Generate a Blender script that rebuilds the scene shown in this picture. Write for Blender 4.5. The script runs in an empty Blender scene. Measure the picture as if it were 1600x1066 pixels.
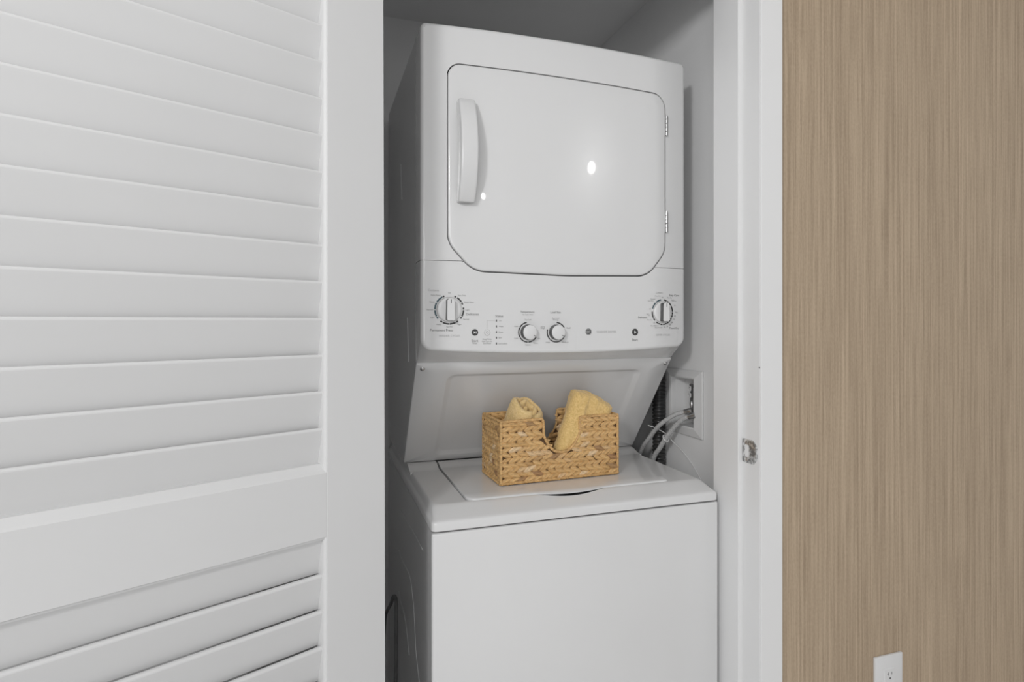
import bpy, bmesh, math, random
from mathutils import Vector, Matrix, noise
random.seed(7)
PI = math.pi
S = bpy.context.scene
COL = S.collection

# ------------------------------------------------------------------ camera
H = 1.27                       # eye height
YAW = 0.32269                  # camera turned to the right of the closet's depth axis
cam_d = bpy.data.cameras.new('camera'); cam = bpy.data.objects.new('camera', cam_d); COL.objects.link(cam)
cam_d.sensor_width = 36; cam_d.lens = 36 * 920 / 1600
cam_d.shift_y = -(533 - 502.84) / 1600
cam_d.clip_start = 0.02
cam.location = (0, 0, H); cam.rotation_euler = (PI / 2, 0, -YAW)
S.camera = cam
# ------------------------------------------------------------------ world, lamps, exposure
w = bpy.data.worlds.new('world'); S.world = w; w.use_nodes = True
w.node_tree.nodes['Background'].inputs[0].default_value = (1, 1, 1, 1)
w.node_tree.nodes['Background'].inputs[1].default_value = 0.60
def area(name, loc, target, size, power, size_y=None):
    d = bpy.data.lights.new(name, 'AREA'); d.energy = power; d.size = size; d.shape = 'DISK'
    if size_y: d.shape = 'RECTANGLE'; d.size_y = size_y
    o = bpy.data.objects.new(name, d); COL.objects.link(o); o.location = loc
    o.rotation_euler = (Vector(target) - Vector(loc)).to_track_quat('-Z', 'Y').to_euler()
    return o
area('hall_lamp_left', (-1.10, -0.65, 2.16), (0.7, 1.2, 1.2), 0.30, 22)
area('ceiling_lamp_right', (2.27, -1.75, 2.53), (0.9, 0.6, 1.0), 0.085, 3.2)
area('ceiling_lamp_far', (0.95, -2.65, 2.40), (0.8, 0.2, 1.0), 0.05, .5)
area('room_fill', (-1.2, -3.3, 1.7), (0.5, 1.2, 1.1), 2.2, 40, 1.5)  # added unseen fill, broad and mostly frontal, to brighten jamb, deck and panels
S.view_settings.view_transform = 'Standard'; S.view_settings.look = 'None'
S.view_settings.exposure = -0.26; S.view_settings.gamma = 1
S.view_settings.use_curve_mapping = False

# ------------------------------------------------------------------ materials
def mat(name, color, rough=.5, metal=0, coat=0, **kw):
    m = bpy.data.materials.new(name); m.use_nodes = True
    b = m.node_tree.nodes['Principled BSDF']
    b.inputs['Base Color'].default_value = (*color, 1)
    b.inputs['Roughness'].default_value = rough; b.inputs['Metallic'].default_value = metal
    b.inputs['Coat Weight'].default_value = coat
    for k, v in kw.items(): b.inputs[k.replace('_', ' ')].default_value = v
    return m
def N(m, t, **kw):
    n = m.node_tree.nodes.new(t)
    for k, v in kw.items(): setattr(n, k, v)
    return n
def L(m, a, b): m.node_tree.links.new(a, b)
def noisy(m, c1, c2, scale=(1, 1, 1), nscale=5, detail=3, bump=0.0, bdist=.001, lo=.3, hi=.7, coord='Object'):
    tc = N(m, 'ShaderNodeTexCoord'); mp = N(m, 'ShaderNodeMapping'); mp.inputs['Scale'].default_value = scale
    nz = N(m, 'ShaderNodeTexNoise'); nz.inputs['Scale'].default_value = nscale; nz.inputs['Detail'].default_value = detail
    cr = N(m, 'ShaderNodeValToRGB'); cr.color_ramp.elements[0].color = (*c1, 1); cr.color_ramp.elements[1].color = (*c2, 1)
    cr.color_ramp.elements[0].position = lo; cr.color_ramp.elements[1].position = hi
    b = m.node_tree.nodes['Principled BSDF']
    L(m, tc.outputs[coord], mp.inputs[0]); L(m, mp.outputs[0], nz.inputs['Vector']); L(m, nz.outputs[0], cr.inputs[0]); L(m, cr.outputs[0], b.inputs['Base Color'])
    if bump:
        bp = N(m, 'ShaderNodeBump'); bp.inputs['Strength'].default_value = bump; bp.inputs['Distance'].default_value = bdist
        L(m, nz.outputs[0], bp.inputs['Height']); L(m, bp.outputs[0], b.inputs['Normal'])
    return m
g = lambda v: (v, v, v)
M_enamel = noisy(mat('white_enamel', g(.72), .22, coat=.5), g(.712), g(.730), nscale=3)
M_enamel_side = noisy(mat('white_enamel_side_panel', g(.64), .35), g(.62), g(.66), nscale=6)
M_paint = noisy(mat('white_door_paint', g(.68), .45), g(.665), g(.69), nscale=2.5)
M_casing = noisy(mat('white_trim_paint', g(.81), .4), g(.80), g(.82), nscale=3)
M_wall = noisy(mat('closet_wall_paint', g(.82), .8), g(.81), g(.84), nscale=4, bump=.08, bdist=.0005)
M_ceil = noisy(mat('ceiling_paint', g(.82), .9), g(.81), g(.84), nscale=4)
M_floor = noisy(mat('pale_floor_tile', g(.72), .5), g(.69), g(.75), nscale=2)
M_dark = noisy(mat('dark_plastic', g(.03), .3), g(.025), g(.045), nscale=10)
M_gapshade = noisy(mat('painted_gap_shade', g(.05), .8), g(.04), g(.06), nscale=10)  # shade down the dryer door gap, painted as a dark tone
M_chrome = noisy(mat('satin_chrome', g(.55), .3, 1), g(.5), g(.62), nscale=60, bump=.1)
M_knobside = noisy(mat('knob_grip_metal', g(.14), .35, .6), g(.11), g(.17), nscale=30)
M_knob = noisy(mat('knob_white', g(.74), .3), g(.72), g(.76), nscale=8)
M_ink = noisy(mat('printed_ink_dark', g(.045), .5), g(.035), g(.055), nscale=40)
M_ink2 = noisy(mat('printed_ink_grey', g(.26), .5), g(.24), g(.28), nscale=40)
M_ink4 = noisy(mat('printed_ink_mid', g(.15), .5), g(.13), g(.17), nscale=40)
M_ink3 = noisy(mat('printed_ink_light_grey', g(.42), .5), g(.4), g(.44), nscale=40)
M_teal = noisy(mat('printed_ink_blue_grey', (.06, .1, .12), .5), (.05, .09, .11), (.07, .12, .14), nscale=40)
M_hose = noisy(mat('clear_braided_hose', g(.6), .22, Transmission_Weight=.15), g(.46), g(.66), scale=(1, 1, 1), nscale=180, bump=.3, bdist=.0006)
M_plastic = noisy(mat('white_plastic', g(.74), .4), g(.72), g(.76), nscale=10)
M_cord = noisy(mat('grey_cord', g(.12), .5), g(.10), g(.14), nscale=20)

# wood veneer wall: fine vertical grain
M_wood = mat('taupe_wood_veneer', (.35, .27, .19), .55)
def wood():
    m = M_wood; b = m.node_tree.nodes['Principled BSDF']
    tc = N(m, 'ShaderNodeTexCoord')
    outs = []
    for sc, zs, det in ((150, 1.6, 2), (420, 9, 2), (28, .7, 3), (300, 120, 1)):
        mp = N(m, 'ShaderNodeMapping'); mp.inputs['Scale'].default_value = (sc, 1, zs)
        nz = N(m, 'ShaderNodeTexNoise'); nz.inputs['Scale'].default_value = 1; nz.inputs['Detail'].default_value = det
        L(m, tc.outputs['Object'], mp.inputs[0]); L(m, mp.outputs[0], nz.inputs['Vector']); outs.append(nz.outputs[0])
    wts = (.40, .30, .16, .14); prev = None
    for o, wt in zip(outs, wts):
        mu = N(m, 'ShaderNodeMath', operation='MULTIPLY_ADD'); mu.inputs[1].default_value = wt
        L(m, o, mu.inputs[0])
        if prev is None: mu.inputs[2].default_value = 0
        else: L(m, prev, mu.inputs[2])
        prev = mu.outputs[0]
    cr = N(m, 'ShaderNodeValToRGB')
    e = cr.color_ramp.elements
    e[0].position = .36; e[0].color = (.31, .229, .152, 1); e[1].position = .64; e[1].color = (.555, .434, .308, 1)
    L(m, prev, cr.inputs[0]); L(m, cr.outputs[0], b.inputs['Base Color'])
    bp = N(m, 'ShaderNodeBump'); bp.inputs['Strength'].default_value = .25; bp.inputs['Distance'].default_value = .0006
    L(m, prev, bp.inputs['Height']); L(m, bp.outputs[0], b.inputs['Normal'])
wood()
# woven water hyacinth: every strand its own tone
M_straw = mat('dried_hyacinth_strand', (.5, .3, .12), .6)
def straw():
    m = M_straw; b = m.node_tree.nodes['Principled BSDF']
    oi = N(m, 'ShaderNodeObjectInfo'); ge = N(m, 'ShaderNodeNewGeometry')
    ad = N(m, 'ShaderNodeMath', operation='ADD'); fr = N(m, 'ShaderNodeMath', operation='FRACT')
    L(m, oi.outputs['Random'], ad.inputs[0]); L(m, ge.outputs['Random Per Island'], ad.inputs[1]); L(m, ad.outputs[0], fr.inputs[0])
    cr = N(m, 'ShaderNodeValToRGB'); e = cr.color_ramp.elements
    e[0].position = 0; e[0].color = (.40, .22, .10, 1); e[1].position = 1; e[1].color = (.84, .62, .38, 1)
    for p, c in ((.02, (.42, .25, .11)), (.06, (.62, .37, .145)), (.55, (.76, .48, .205)), (.85, (.66, .40, .165))):
        k = cr.color_ramp.elements.new(p); k.color = (*c, 1)
    L(m, fr.outputs[0], cr.inputs[0])
    tc = N(m, 'ShaderNodeTexCoord'); mp = N(m, 'ShaderNodeMapping'); mp.inputs['Scale'].default_value = (90, 90, 300)
    nz = N(m, 'ShaderNodeTexNoise'); nz.inputs['Scale'].default_value = 1; nz.inputs['Detail'].default_value = 3
    L(m, tc.outputs['Object'], mp.inputs[0]); L(m, mp.outputs[0], nz.inputs['Vector'])
    mr = N(m, 'ShaderNodeMapRange'); mr.inputs[1].default_value = .3; mr.inputs[2].default_value = .7; mr.inputs[3].default_value = .60; mr.inputs[4].default_value = 1.14
    L(m, nz.outputs[0], mr.inputs[0])
    mx = N(m, 'ShaderNodeMix', data_type='RGBA', blend_type='MULTIPLY'); mx.inputs[0].default_value = 1
    L(m, cr.outputs[0], mx.inputs[6]); L(m, mr.outputs[0], mx.inputs[7]); L(m, mx.outputs[2], b.inputs['Base Color'])
    bp = N(m, 'ShaderNodeBump'); bp.inputs['Strength'].default_value = .5; bp.inputs['Distance'].default_value = .001
    L(m, nz.outputs[0], bp.inputs['Height']); L(m, bp.outputs[0], b.inputs['Normal'])
straw()
M_strawdark = noisy(mat('basket_shade_core', (.16, .08, .03), .8), (.06, .03, .012), (.14, .075, .03), nscale=60)  # dark brown puts the shade between strands into the added inner panels
def terry(name, c1, c2):
    m = noisy(mat(name, c1, .95), c1, c2, nscale=260, detail=2, bump=.7, bdist=.002, lo=.35, hi=.65)
    b = m.node_tree.nodes['Principled BSDF']; b.inputs['Sheen Weight'].default_value = .25; b.inputs['Sheen Roughness'].default_value = .5
    return m
M_towel = terry('yellow_terry', (.64, .43, .155), (.78, .545, .235))
M_towel2 = terry('pale_yellow_terry', (.66, .47, .20), (.79, .58, .29))

# ------------------------------------------------------------------ helpers
def mesh_obj(name, verts, faces, m, parent=None, off=(0, 0, 0), smooth=False, angle=None, mats=None, fm=None):
    me = bpy.data.meshes.new(name)
    me.from_pydata([(v[0] - off[0], v[1] - off[1], v[2] - off[2]) for v in verts], [], faces)
    bm = bmesh.new(); bm.from_mesh(me)
    if fm is None: bmesh.ops.remove_doubles(bm, verts=bm.verts, dist=1e-6)
    bmesh.ops.recalc_face_normals(bm, faces=bm.faces); bm.to_mesh(me); bm.free()
    for x in (mats or [m]): me.materials.append(x)
    if fm:
        for i, p in enumerate(me.polygons):
            if i < len(fm): p.material_index = fm[i]
    if smooth:
        for p in me.polygons: p.use_smooth = True
        if angle: me.set_sharp_from_angle(angle=math.radians(angle))
    o = bpy.data.objects.new(name, me); COL.objects.link(o); o.parent = parent
    return o
class MB:
    def __init__(s): s.v = []; s.f = []; s.m = []; s.cur = 0
    def add(s, vs, fs):
        n = len(s.v); s.v += [tuple(v) for v in vs]; s.f += [tuple(i + n for i in f) for f in fs]; s.m += [s.cur] * len(fs); return s
    def box(s, x0, x1, y0, y1, z0, z1, bev=0, seg=2):
        if not bev:
            vs = [(x, y, z) for x in (x0, x1) for y in (y0, y1) for z in (z0, z1)]
            return s.add(vs, [(0, 1, 3, 2), (4, 6, 7, 5), (0, 4, 5, 1), (2, 3, 7, 6), (0, 2, 6, 4), (1, 5, 7, 3)])
        bm = bmesh.new(); bmesh.ops.create_cube(bm, size=1)
        for v in bm.verts: v.co = Vector(((x0 + x1) / 2 + v.co.x * (x1 - x0), (y0 + y1) / 2 + v.co.y * (y1 - y0), (z0 + z1) / 2 + v.co.z * (z1 - z0)))
        bmesh.ops.bevel(bm, geom=bm.edges[:], offset=bev, segments=seg, profile=.5, affect='EDGES')
        bm.verts.index_update()
        s.add([v.co[:] for v in bm.verts], [[v.index for v in f.verts] for f in bm.faces]); bm.free(); return s
    def loft(s, rings, closed=True, cap0=False, cap1=False):
        n = len(rings[0]); vs = [p for r in rings for p in r]; fs = []
        for k in range(len(rings) - 1):
            for i in range(n if closed else n - 1):
                j = (i + 1) % n; fs.append((k * n + i, k * n + j, (k + 1) * n + j, (k + 1) * n + i))
        if cap0: fs.append(tuple(range(n))[::-1])
        if cap1: fs.append(tuple(range((len(rings) - 1) * n, len(rings) * n)))
        return s.add(vs, fs)
    def prism(s, poly, axis, a0, a1):   # poly of 2D points; axis 0: (y,z), 1: (x,z), 2: (x,y)
        def P(p, a): return {0: (a, p[0], p[1]), 1: (p[0], a, p[1]), 2: (p[0], p[1], a)}[axis]
        return s.loft([[P(p, a0) for p in poly], [P(p, a1) for p in poly]], cap0=True, cap1=True)
    def lathe(s, prof, origin, axis=(0, -1, 0), n=32):  # prof: (radius, distance along axis)
        a = Vector(axis).normalized(); q = a.orthogonal().normalized(); r = a.cross(q); o = Vector(origin)
        rings = [[tuple(o + a * h + (q * math.cos(2 * PI * i / n) + r * math.sin(2 * PI * i / n)) * rr) for i in range(n)] for rr, h in prof]
        return s.loft(rings, cap0=True, cap1=True)
    def tube(s, pts, rad, n=10, rfun=None):
        P = [Vector(p) for p in pts]; rings = []; up = None
        for i, p in enumerate(P):
            t = (P[min(i + 1, len(P) - 1)] - P[max(i - 1, 0)]).normalized()
            up = t.orthogonal().normalized() if up is None else (up - t * up.dot(t)).normalized()
            b = t.cross(up); rr = rfun(i) if rfun else rad
            rings.append([tuple(p + (up * math.cos(2 * PI * k / n) + b * math.sin(2 * PI * k / n)) * rr) for k in range(n)])
        return s.loft(rings, cap0=True, cap1=True)
    def build(s, name, m, parent=None, off=(0, 0, 0), smooth=False, angle=None):
        if isinstance(m, (list, tuple)):
            return mesh_obj(name, s.v, s.f, None, parent, off, smooth, angle, mats=list(m), fm=s.m)
        return mesh_obj(name, s.v, s.f, m, parent, off, smooth, angle)
def spline(pts, k=8):
    P = [Vector(p) for p in pts]; P = [P[0] * 2 - P[1]] + P + [P[-1] * 2 - P[-2]]; out = []
    for i in range(1, len(P) - 2):
        for j in range(k):
            t = j / k; a, b, c, d = P[i - 1:i + 3]
            out.append(.5 * ((2 * b) + (c - a) * t + (2 * a - 5 * b + 4 * c - d) * t * t + (3 * b - a - 3 * c + d) * t ** 3))
    out.append(P[-2]); return [tuple(p) for p in out]
def fillet(poly, k=8):     # poly: (x, z, r); returns a rounded closed 2D outline
    n = len(poly); out = []
    for i in range(n):
        p = Vector(poly[i][:2]); a = Vector(poly[i - 1][:2]); b = Vector(poly[(i + 1) % n][:2]); r = poly[i][2]
        u = (a - p).normalized(); v = (b - p).normalized(); ang = u.angle(v)
        if r <= 0: out.append(tuple(p)); continue
        t = r / math.tan(ang / 2); c = p + (u + v).normalized() * (r / math.sin(ang / 2))
        s0 = p + u * t - c; s1 = p + v * t - c; da = math.atan2(s0.x * s1.y - s0.y * s1.x, s0.dot(s1))
        for j in range(k + 1):
            th = da * j / k; out.append((c.x + s0.x * math.cos(th) - s0.y * math.sin(th), c.y + s0.x * math.sin(th) + s0.y * math.cos(th)))
    return out
def inset(pts, d):         # move a closed 2D outline inwards
    n = len(pts); ar = sum(pts[i][0] * pts[(i + 1) % n][1] - pts[(i + 1) % n][0] * pts[i][1] for i in range(n)); sg = 1 if ar > 0 else -1
    out = []
    for i in range(n):
        a = Vector(pts[i - 1]); p = Vector(pts[i]); b = Vector(pts[(i + 1) % n])
        e1 = (p - a); e2 = (b - p)
        if e1.length < 1e-9: e1 = e2
        if e2.length < 1e-9: e2 = e1
        n1 = Vector((-e1.y, e1.x)).normalized() * sg; n2 = Vector((-e2.y, e2.x)).normalized() * sg
        nn = (n1 + n2).normalized(); out.append(tuple(p + nn * (d / max(.5, nn.dot(n1)))))
    return out
def empty(name, loc, label=None, cat=None, group=None, kind=None, rz=0):
    o = bpy.data.objects.new(name, None); COL.objects.link(o); o.location = loc; o.rotation_euler = (0, 0, rz); o.empty_display_size = .1
    tag(o, label, cat, group, kind); return o
def tag(o, label=None, cat=None, group=None, kind=None):
    for k, v in (('label', label), ('category', cat), ('group', group), ('kind', kind)):
        if v: o[k] = v
    return o
def struct(o, label, cat): return tag(o, label, cat, None, 'structure')

# ------------------------------------------------------------------ the setting
struct(MB().box(-3, 3.2, -4, 2.05, -.05, 0).build('floor', M_floor), 'plain grey floor under hall and closet', 'floor')
c = MB().box(-3, 3.2, -4, 1.06, 2.72, 2.8)
struct(c.build('ceiling', M_ceil), 'white ceiling of the room in front of the closet', 'ceiling')
struct(MB().box(-.14, .98, 1.16, 1.95, 2.265, 2.33).build('ceiling_closet', M_ceil), 'shadowed grey ceiling inside the laundry closet', 'ceiling')
struct(MB().box(-.14, 1.1, 1.95, 2.05, 0, 2.33).build('wall_back', M_wall), 'dim grey back wall behind the dryer', 'wall')
struct(MB().box(-.24, -.14, 1.16, 1.95, 0, 2.33).build('wall_closet_left', M_wall), 'unlit left side wall of the closet', 'wall')
# right closet wall with the recess cut for the water outlet box
BY0, BY1, BZ0, BZ1 = 1.356, 1.461, .981, 1.114
wr = MB()
wr.box(.98, 1.1, 1.16, BY0, 0, 2.33); wr.box(.98, 1.1, BY1, 1.95, 0, 2.33); wr.box(.98, 1.1, BY0, BY1, 0, BZ0); wr.box(.98, 1.1, BY0, BY1, BZ1, 2.33)
struct(wr.build('wall_right', M_wall), 'smooth grey right wall of the laundry closet', 'wall')
wf = MB().box(-3, -.13, 1.06, 1.16, 0, 2.72)
struct(wf.build('wall_left', M_casing), 'white wall behind the open louvered door', 'wall')
struct(MB().box(-.13, .94, 1.06, 1.16, 2.12, 2.72).build('wall_header', M_casing), 'white wall above the closet opening', 'wall')
struct(MB().box(.955, 3.2, 1.06, 1.16, 0, 2.72).build('wall_front', M_wood), 'taupe vertical grain wood veneer wall right of the closet', 'wall')
# jamb, stop and casing
j = MB()
j.box(.92, .955, 1.047, 1.19, 0, 2.12, .0015)
struct(j.build('trim_1', M_casing), 'white painted right door jamb holding the strike plate', 'trim')
struct(MB().box(.908, .9205, 1.101, 1.19, 0, 2.10, .002).build('trim_2', M_casing), 'white door stop strip on right jamb', 'trim')
struct(MB().box(.9215, .979, 1.0435, 1.0605, 0, 2.16, .0015).build('trim_3', M_casing), 'flat white casing beside the wood veneer wall', 'trim')
struct(MB().box(-.19, -.112, 1.045, 1.0605, 0, 2.16, .002).build('trim_4', M_casing), 'white casing left of opening, behind the louvered door', 'trim')
struct(MB().box(-.13, -.105, 1.047, 1.19, 0, 2.12).build('trim_5', M_casing), 'white left jamb hidden behind the louvered door', 'trim')
struct(MB().box(-.105, .92, 1.047, 1.17, 2.10, 2.12).build('trim_6', M_casing), 'white head jamb above the closet opening', 'trim')

# ------------------------------------------------------------------ louvered door
DA = math.radians(24.421); DX, DY = .11778, 1.08
dvec = Vector((math.cos(DA), math.sin(DA))); nvec = Vector((math.sin(DA), -math.cos(DA)))
def D(s, n, z): return (DX + dvec.x * s + nvec.x * n, DY + dvec.y * s + nvec.y * n, z)
DOFF = D(-.36, -.017, .012)
door = empty('door_1', DOFF, 'white louvered door standing open at the left', 'door', kind='structure')
def dprism(sn, z0, z1): return MB().loft([[D(s, n, z0) for s, n in sn], [D(s, n, z1) for s, n in sn]], cap0=True, cap1=True)
ZT = 2.085; ZB = .012
# right (near the washer) stile: leading edge a hair out of plumb, bead on the inner edge
e0, e1 = -.0010, .0052
def stile_ring(z):
    e = e0 + (e1 - e0) * (2.085 - z) / 2.07
    return [D(s, n, z) for s, n in ((e - .0015, 0), (e, -.0015), (e, -.0335), (e - .0015, -.035), (-.1135, -.035), (-.1135, -.0075), (-.1128, -.0035), (-.1108, -.0012), (-.1090, 0), (-.1078, -.0008), (-.1066, 0))]
MB().loft([stile_ring(ZB), stile_ring(ZT)], cap0=True, cap1=True).build('stile', M_paint, door, DOFF)
dprism([(-.61, 0), (-.605, -.006), (-.605, -.035), (-.72, -.035), (-.72, 0)], ZB, ZT).build('stile', M_paint, door, DOFF)
def rail(zb, zt, ztop_n=-.014, ztop=None):
    a, b = -.6055, -.1095
    pr = [(0, zb + .0045), (-.0015, zb + .003), (-.003, zb), (-.035, zb), (-.035, zt + .0135), (-.014, zt + .0135), (-.003, zt + .0035), (0, zt)]
    return MB().loft([[D(a, n, z) for n, z in pr], [D(b, n, z) for n, z in pr]], cap0=True, cap1=True)
rail(.905, 1.0165).build('rail', M_paint, door, DOFF)
rail(.013, .165).build('rail', M_paint, door, DOFF)
rail(1.965, 2.07).build('rail', M_paint, door, DOFF)
def slat(zt, zb):     # top edge leans towards the room
    nt, nb, th = -.0075, -.0240, .0085
    pr = [(nb, zb), (nt - .0007, zt - .0070), (nt - .0001, zt - .0045), (nt - .0003, zt - .0026), (nt - .0012, zt - .0011), (nt - .0028, zt - .0003), (nt - .0045, zt), (nt - th, zt - .0006), (nb - th + .001, zb - .0006)]
    return MB().loft([[D(-.606, n, z) for n, z in pr], [D(-.1132, n, z) for n, z in pr]], cap0=True, cap1=True)
zs = [1.0912 + .0618 * k for k in range(15)]
OV = .0026
lows = [1.030] + [z - OV for z in zs[:-1]]
for zt_, zb_ in zip(zs, lows):
    slat(zt_ + (0 if zb_ > 1.031 else 0), zb_).build('slat', M_paint, door, DOFF)
zl = [.9115] + [.8442 - .0610 * k for k in range(12)]
for k in range(12):
    slat(zl[k], zl[k + 1] - OV + (.0004)).build('slat', M_paint, door, DOFF)

# ------------------------------------------------------------------ washer + dryer in one cabinet
XL, XR = .22, .90; XC = .56
R0 = (XC, 1.52, 0)
unit = empty('stacked_washer_dryer', R0, 'white stacked washer and dryer laundry unit inside the closet', 'washer dryer')
def F(x, z=0):
    u = (x - XC) / .34; return 1.292 - .018 * (1 - u * u)
P = lambda b, name, m, par=unit, **k: b.build(name, m, par, R0, **k)
# --- washer cabinet
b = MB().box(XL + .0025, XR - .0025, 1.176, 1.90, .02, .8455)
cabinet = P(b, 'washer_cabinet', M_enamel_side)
for x in (XL + .05, XR - .05):
    for y in (1.23, 1.85):
        P(MB().lathe([(.018, 0), (.022, .004), (.022, .014), (.012, .022)], (x, y, .0), (0, 0, 1), 14), 'foot', M_dark)
P(MB().box(XL, XR, 1.160, 1.1745, .02, .8470, .005, 3), 'front_panel', M_enamel, smooth=True, angle=35)
# pressed ribs on the side panel
for pts in ([(1.66, .63), (1.59, .628), (1.457, .637), (1.397, .5815), (1.3696, .5057), (1.30, .44)],
            [(1.66, .515), (1.6231, .5019), (1.5381, .4939), (1.4717, .4392)],
            [(1.62, .7555), (1.45, .765), (1.2794, .7724)]):
    rb = MB().tube(spline([(XL + .0034, y, z) for y, z in pts], 6), .0022, 8)
    P(rb, 'side_rib', M_enamel_side, smooth=True)
# --- deck (top cover) with an opening for the lid
def rect(x0, x1, y0, y1, z, r=.006, k=4):
    o = fillet([(x0, y0, r), (x1, y0, r), (x1, y1, r), (x0, y1, r)], k)
    o = o[:k + 1] + [(GX0 + (GX1 - GX0) * i / 20, y0) for i in range(21)] + o[k + 1:]
    out = []
    for x, y in o:
        zz_ = z
        if GX0 <= x <= GX1 and z > .879:         # finger pocket in front of the lid
            ym = 1.2185 - .0180 * grip(x)
            if y < 1.25 and y > ym: y = ym; zz_ = min(z, zslope(y))
        out.append((x, y, zz_))
    return out
GX0, GX1 = .445, .645
def grip(x):
    t = (x - .545) / .10; return (1 - t * t) ** 1.5 if abs(t) < 1 else 0
def zslope(y):
    t = [(1.160 + sy, z_) for z_, sx, sy in lv]
    for a_, b2 in zip(t, t[1:]):
        if y <= b2[0] and b2[0] > a_[0]: return a_[1] + (b2[1] - a_[1]) * (y - a_[0]) / (b2[0] - a_[0])
    return .888
lv = [(.8500, .0015, .0015), (.8512, 0, 0), (.8640, 0, 0), (.8675, .0008, .0010), (.8700, .0028, .0040), (.8722, .0050, .0095), (.8760, .0062, .0205), (.8800, .0078, .0320), (.8840, .0098, .0430), (.8866, .0122, .0500), (.8878, .0152, .0545), (.8880, .019, .0580)]
rings = [rect(XL + sx, XR - sx, 1.160 + sy, 1.90 - sx, z, r=max(.006, .010)) for z, sx, sy in lv]
hole = rect(.3045, .8045, 1.2185, 1.57, .888, r=.014)
holeb = [(x, y, .858) for x, y, z in hole]
rings += [hole, holeb]
deck = P(MB().loft(rings, cap0=False, cap1=True), 'washer_top', M_enamel, smooth=True, angle=40)
# raised ledge at the back, either side of the lid
lp = [(1.492, .8875), (1.502, .8882), (1.514, .8905), (1.526, .8945), (1.536, .8975), (1.545, .8985), (1.62, .8985), (1.62, .880), (1.492, .880)]
P(MB().prism(lp, 0, .2285, .3045), 'rear_ledge', M_enamel, smooth=True, angle=40)
P(MB().prism(lp, 0, .8045, .8915), 'rear_ledge', M_enamel, smooth=True, angle=40)
# --- lid
lo = fillet([(.3080, 1.2190, .022), (.8025, 1.2190, .010), (.8025, 1.548, .003), (.3080, 1.548, .003)], 6)
lb = MB()
def lz(y): return .8915 + (.0085 * max(0, min(1, (y - 1.500) / .036)) ** 1.0 if y > 1.5 else 0)
# sheet built from columns so that the rear step and the front grip follow real profiles
nx = 40; ny_front = 0
xs = [.3080 + (.8025 - .3080) * i / nx for i in range(nx + 1)]
def front_y(x):
    y = 1.2190
    r = .024
    if x < .3080 + r: y += r - math.sqrt(max(0, r * r - (.3080 + r - x) ** 2))
    r = .008
    if x > .8025 - r: y += r - math.sqrt(max(0, r * r - (x - .8025 + r) ** 2))
    t = (x - .545) / .10
    if abs(t) < 1: y -= .0165 * (1 - t * t) ** 1.5
    return y
xs = sorted(set(xs + [.3080 + .024 * q for q in (.04, .12, .25, .4, .6, .8)] + [.8025 - .008 * q for q in (.04, .12, .3, .6)]))
prof = []
for x in xs:
    fy = front_y(x); col = []
    tt = max(0, 1 - abs((x - .545) / .10))
    zb = .8872 if tt > 0 else .8800
    col.append((x, fy + .004, zb)); col.append((x, fy + .0002, zb + .0006)); col.append((x, fy, .8886)); col.append((x, fy + .0018, .8904))
    col.append((x, max(fy + .0055, 1.2265 if tt > 0 else 0), .8915))
    for y in (1.26, 1.40, 1.496, 1.504, 1.514, 1.524, 1.534, 1.546): col.append((x, y, .8915 + .0080 * (lambda q: q * q * (3 - 2 * q))(max(0, min(1, (y - 1.5) / .036)))))
    col.append((x, 1.548, .897)); col.append((x, 1.548, .880))
    prof.append(col)
lb.loft(prof, closed=True, cap0=True, cap1=True)
lid = P(lb, 'washer_lid', M_enamel, smooth=True, angle=50)

# --- dryer body (steel sides, sloped lower front)
body = [(1.362, 1.9285), (1.362, 1.176), (1.374, 1.165), (1.565, .9010), (1.60, .9000), (1.90, .9000), (1.90, 1.9285)]
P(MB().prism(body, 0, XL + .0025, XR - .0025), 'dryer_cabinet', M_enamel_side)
for z0, z1, y in ((1.70, 1.60, 1.62), (1.28, 1.17, 1.50)):
    P(MB().tube([(XL + .0022, y, z0), (XL + .0022, y - .02, z1)], .0014, 6), 'side_rib', M_enamel_side)
P(MB().box(XL + .001, XR - .001, 1.3625, 1.3675, 1.180, 1.929, .001, 1), 'seam_flange', M_enamel)
# door outline (shared by the frame opening and the door)
DZT = 1.8450
dout = fillet([(.2775, 1.8475, .030), (.2775, 1.4450, .060), (.3350, 1.3820, .070), (.56, 1.3765, .9), (.7850, 1.3820, .070), (.8390, 1.4450, .060), (.8390, 1.8425, .040)], 10)
def densify(o, st=.016):
    out = []
    for i, p in enumerate(o):
        q = o[(i + 1) % len(o)]; n = max(1, int(math.dist(p, q) / st))
        out += [(p[0] + (q[0] - p[0]) * k / n, p[1] + (q[1] - p[1]) * k / n) for k in range(n)]
    return out
dout = densify(dout)
# frame: front surface as columns between outline and housing edge
SEAM = 1.4062; ZTOP = 1.932; RIM = .008
def outline_split(o):
    # returns interpolators top(x), bot(x)
    xmin = min(p[0] for p in o); xmax = max(p[0] for p in o)
    zc = 1.62
    top = sorted([p for p in o if p[1] > zc]); bot = sorted([p for p in o if p[1] <= zc])
    def interp(L_, x):
        if x <= L_[0][0]: return L_[0][1]
        for a, b_ in zip(L_, L_[1:]):
            if x <= b_[0]:
                if b_[0] - a[0] < 1e-9: return b_[1]
                return a[1] + (b_[1] - a[1]) * (x - a[0]) / (b_[0] - a[0])
        return L_[-1][1]
    return xmin, xmax, lambda x: interp(top, x), lambda x: interp(bot, x), sorted(set(round(p[0], 6) for p in o))
ox0, ox1, otop, obot, oxs = outline_split(dout)
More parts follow.
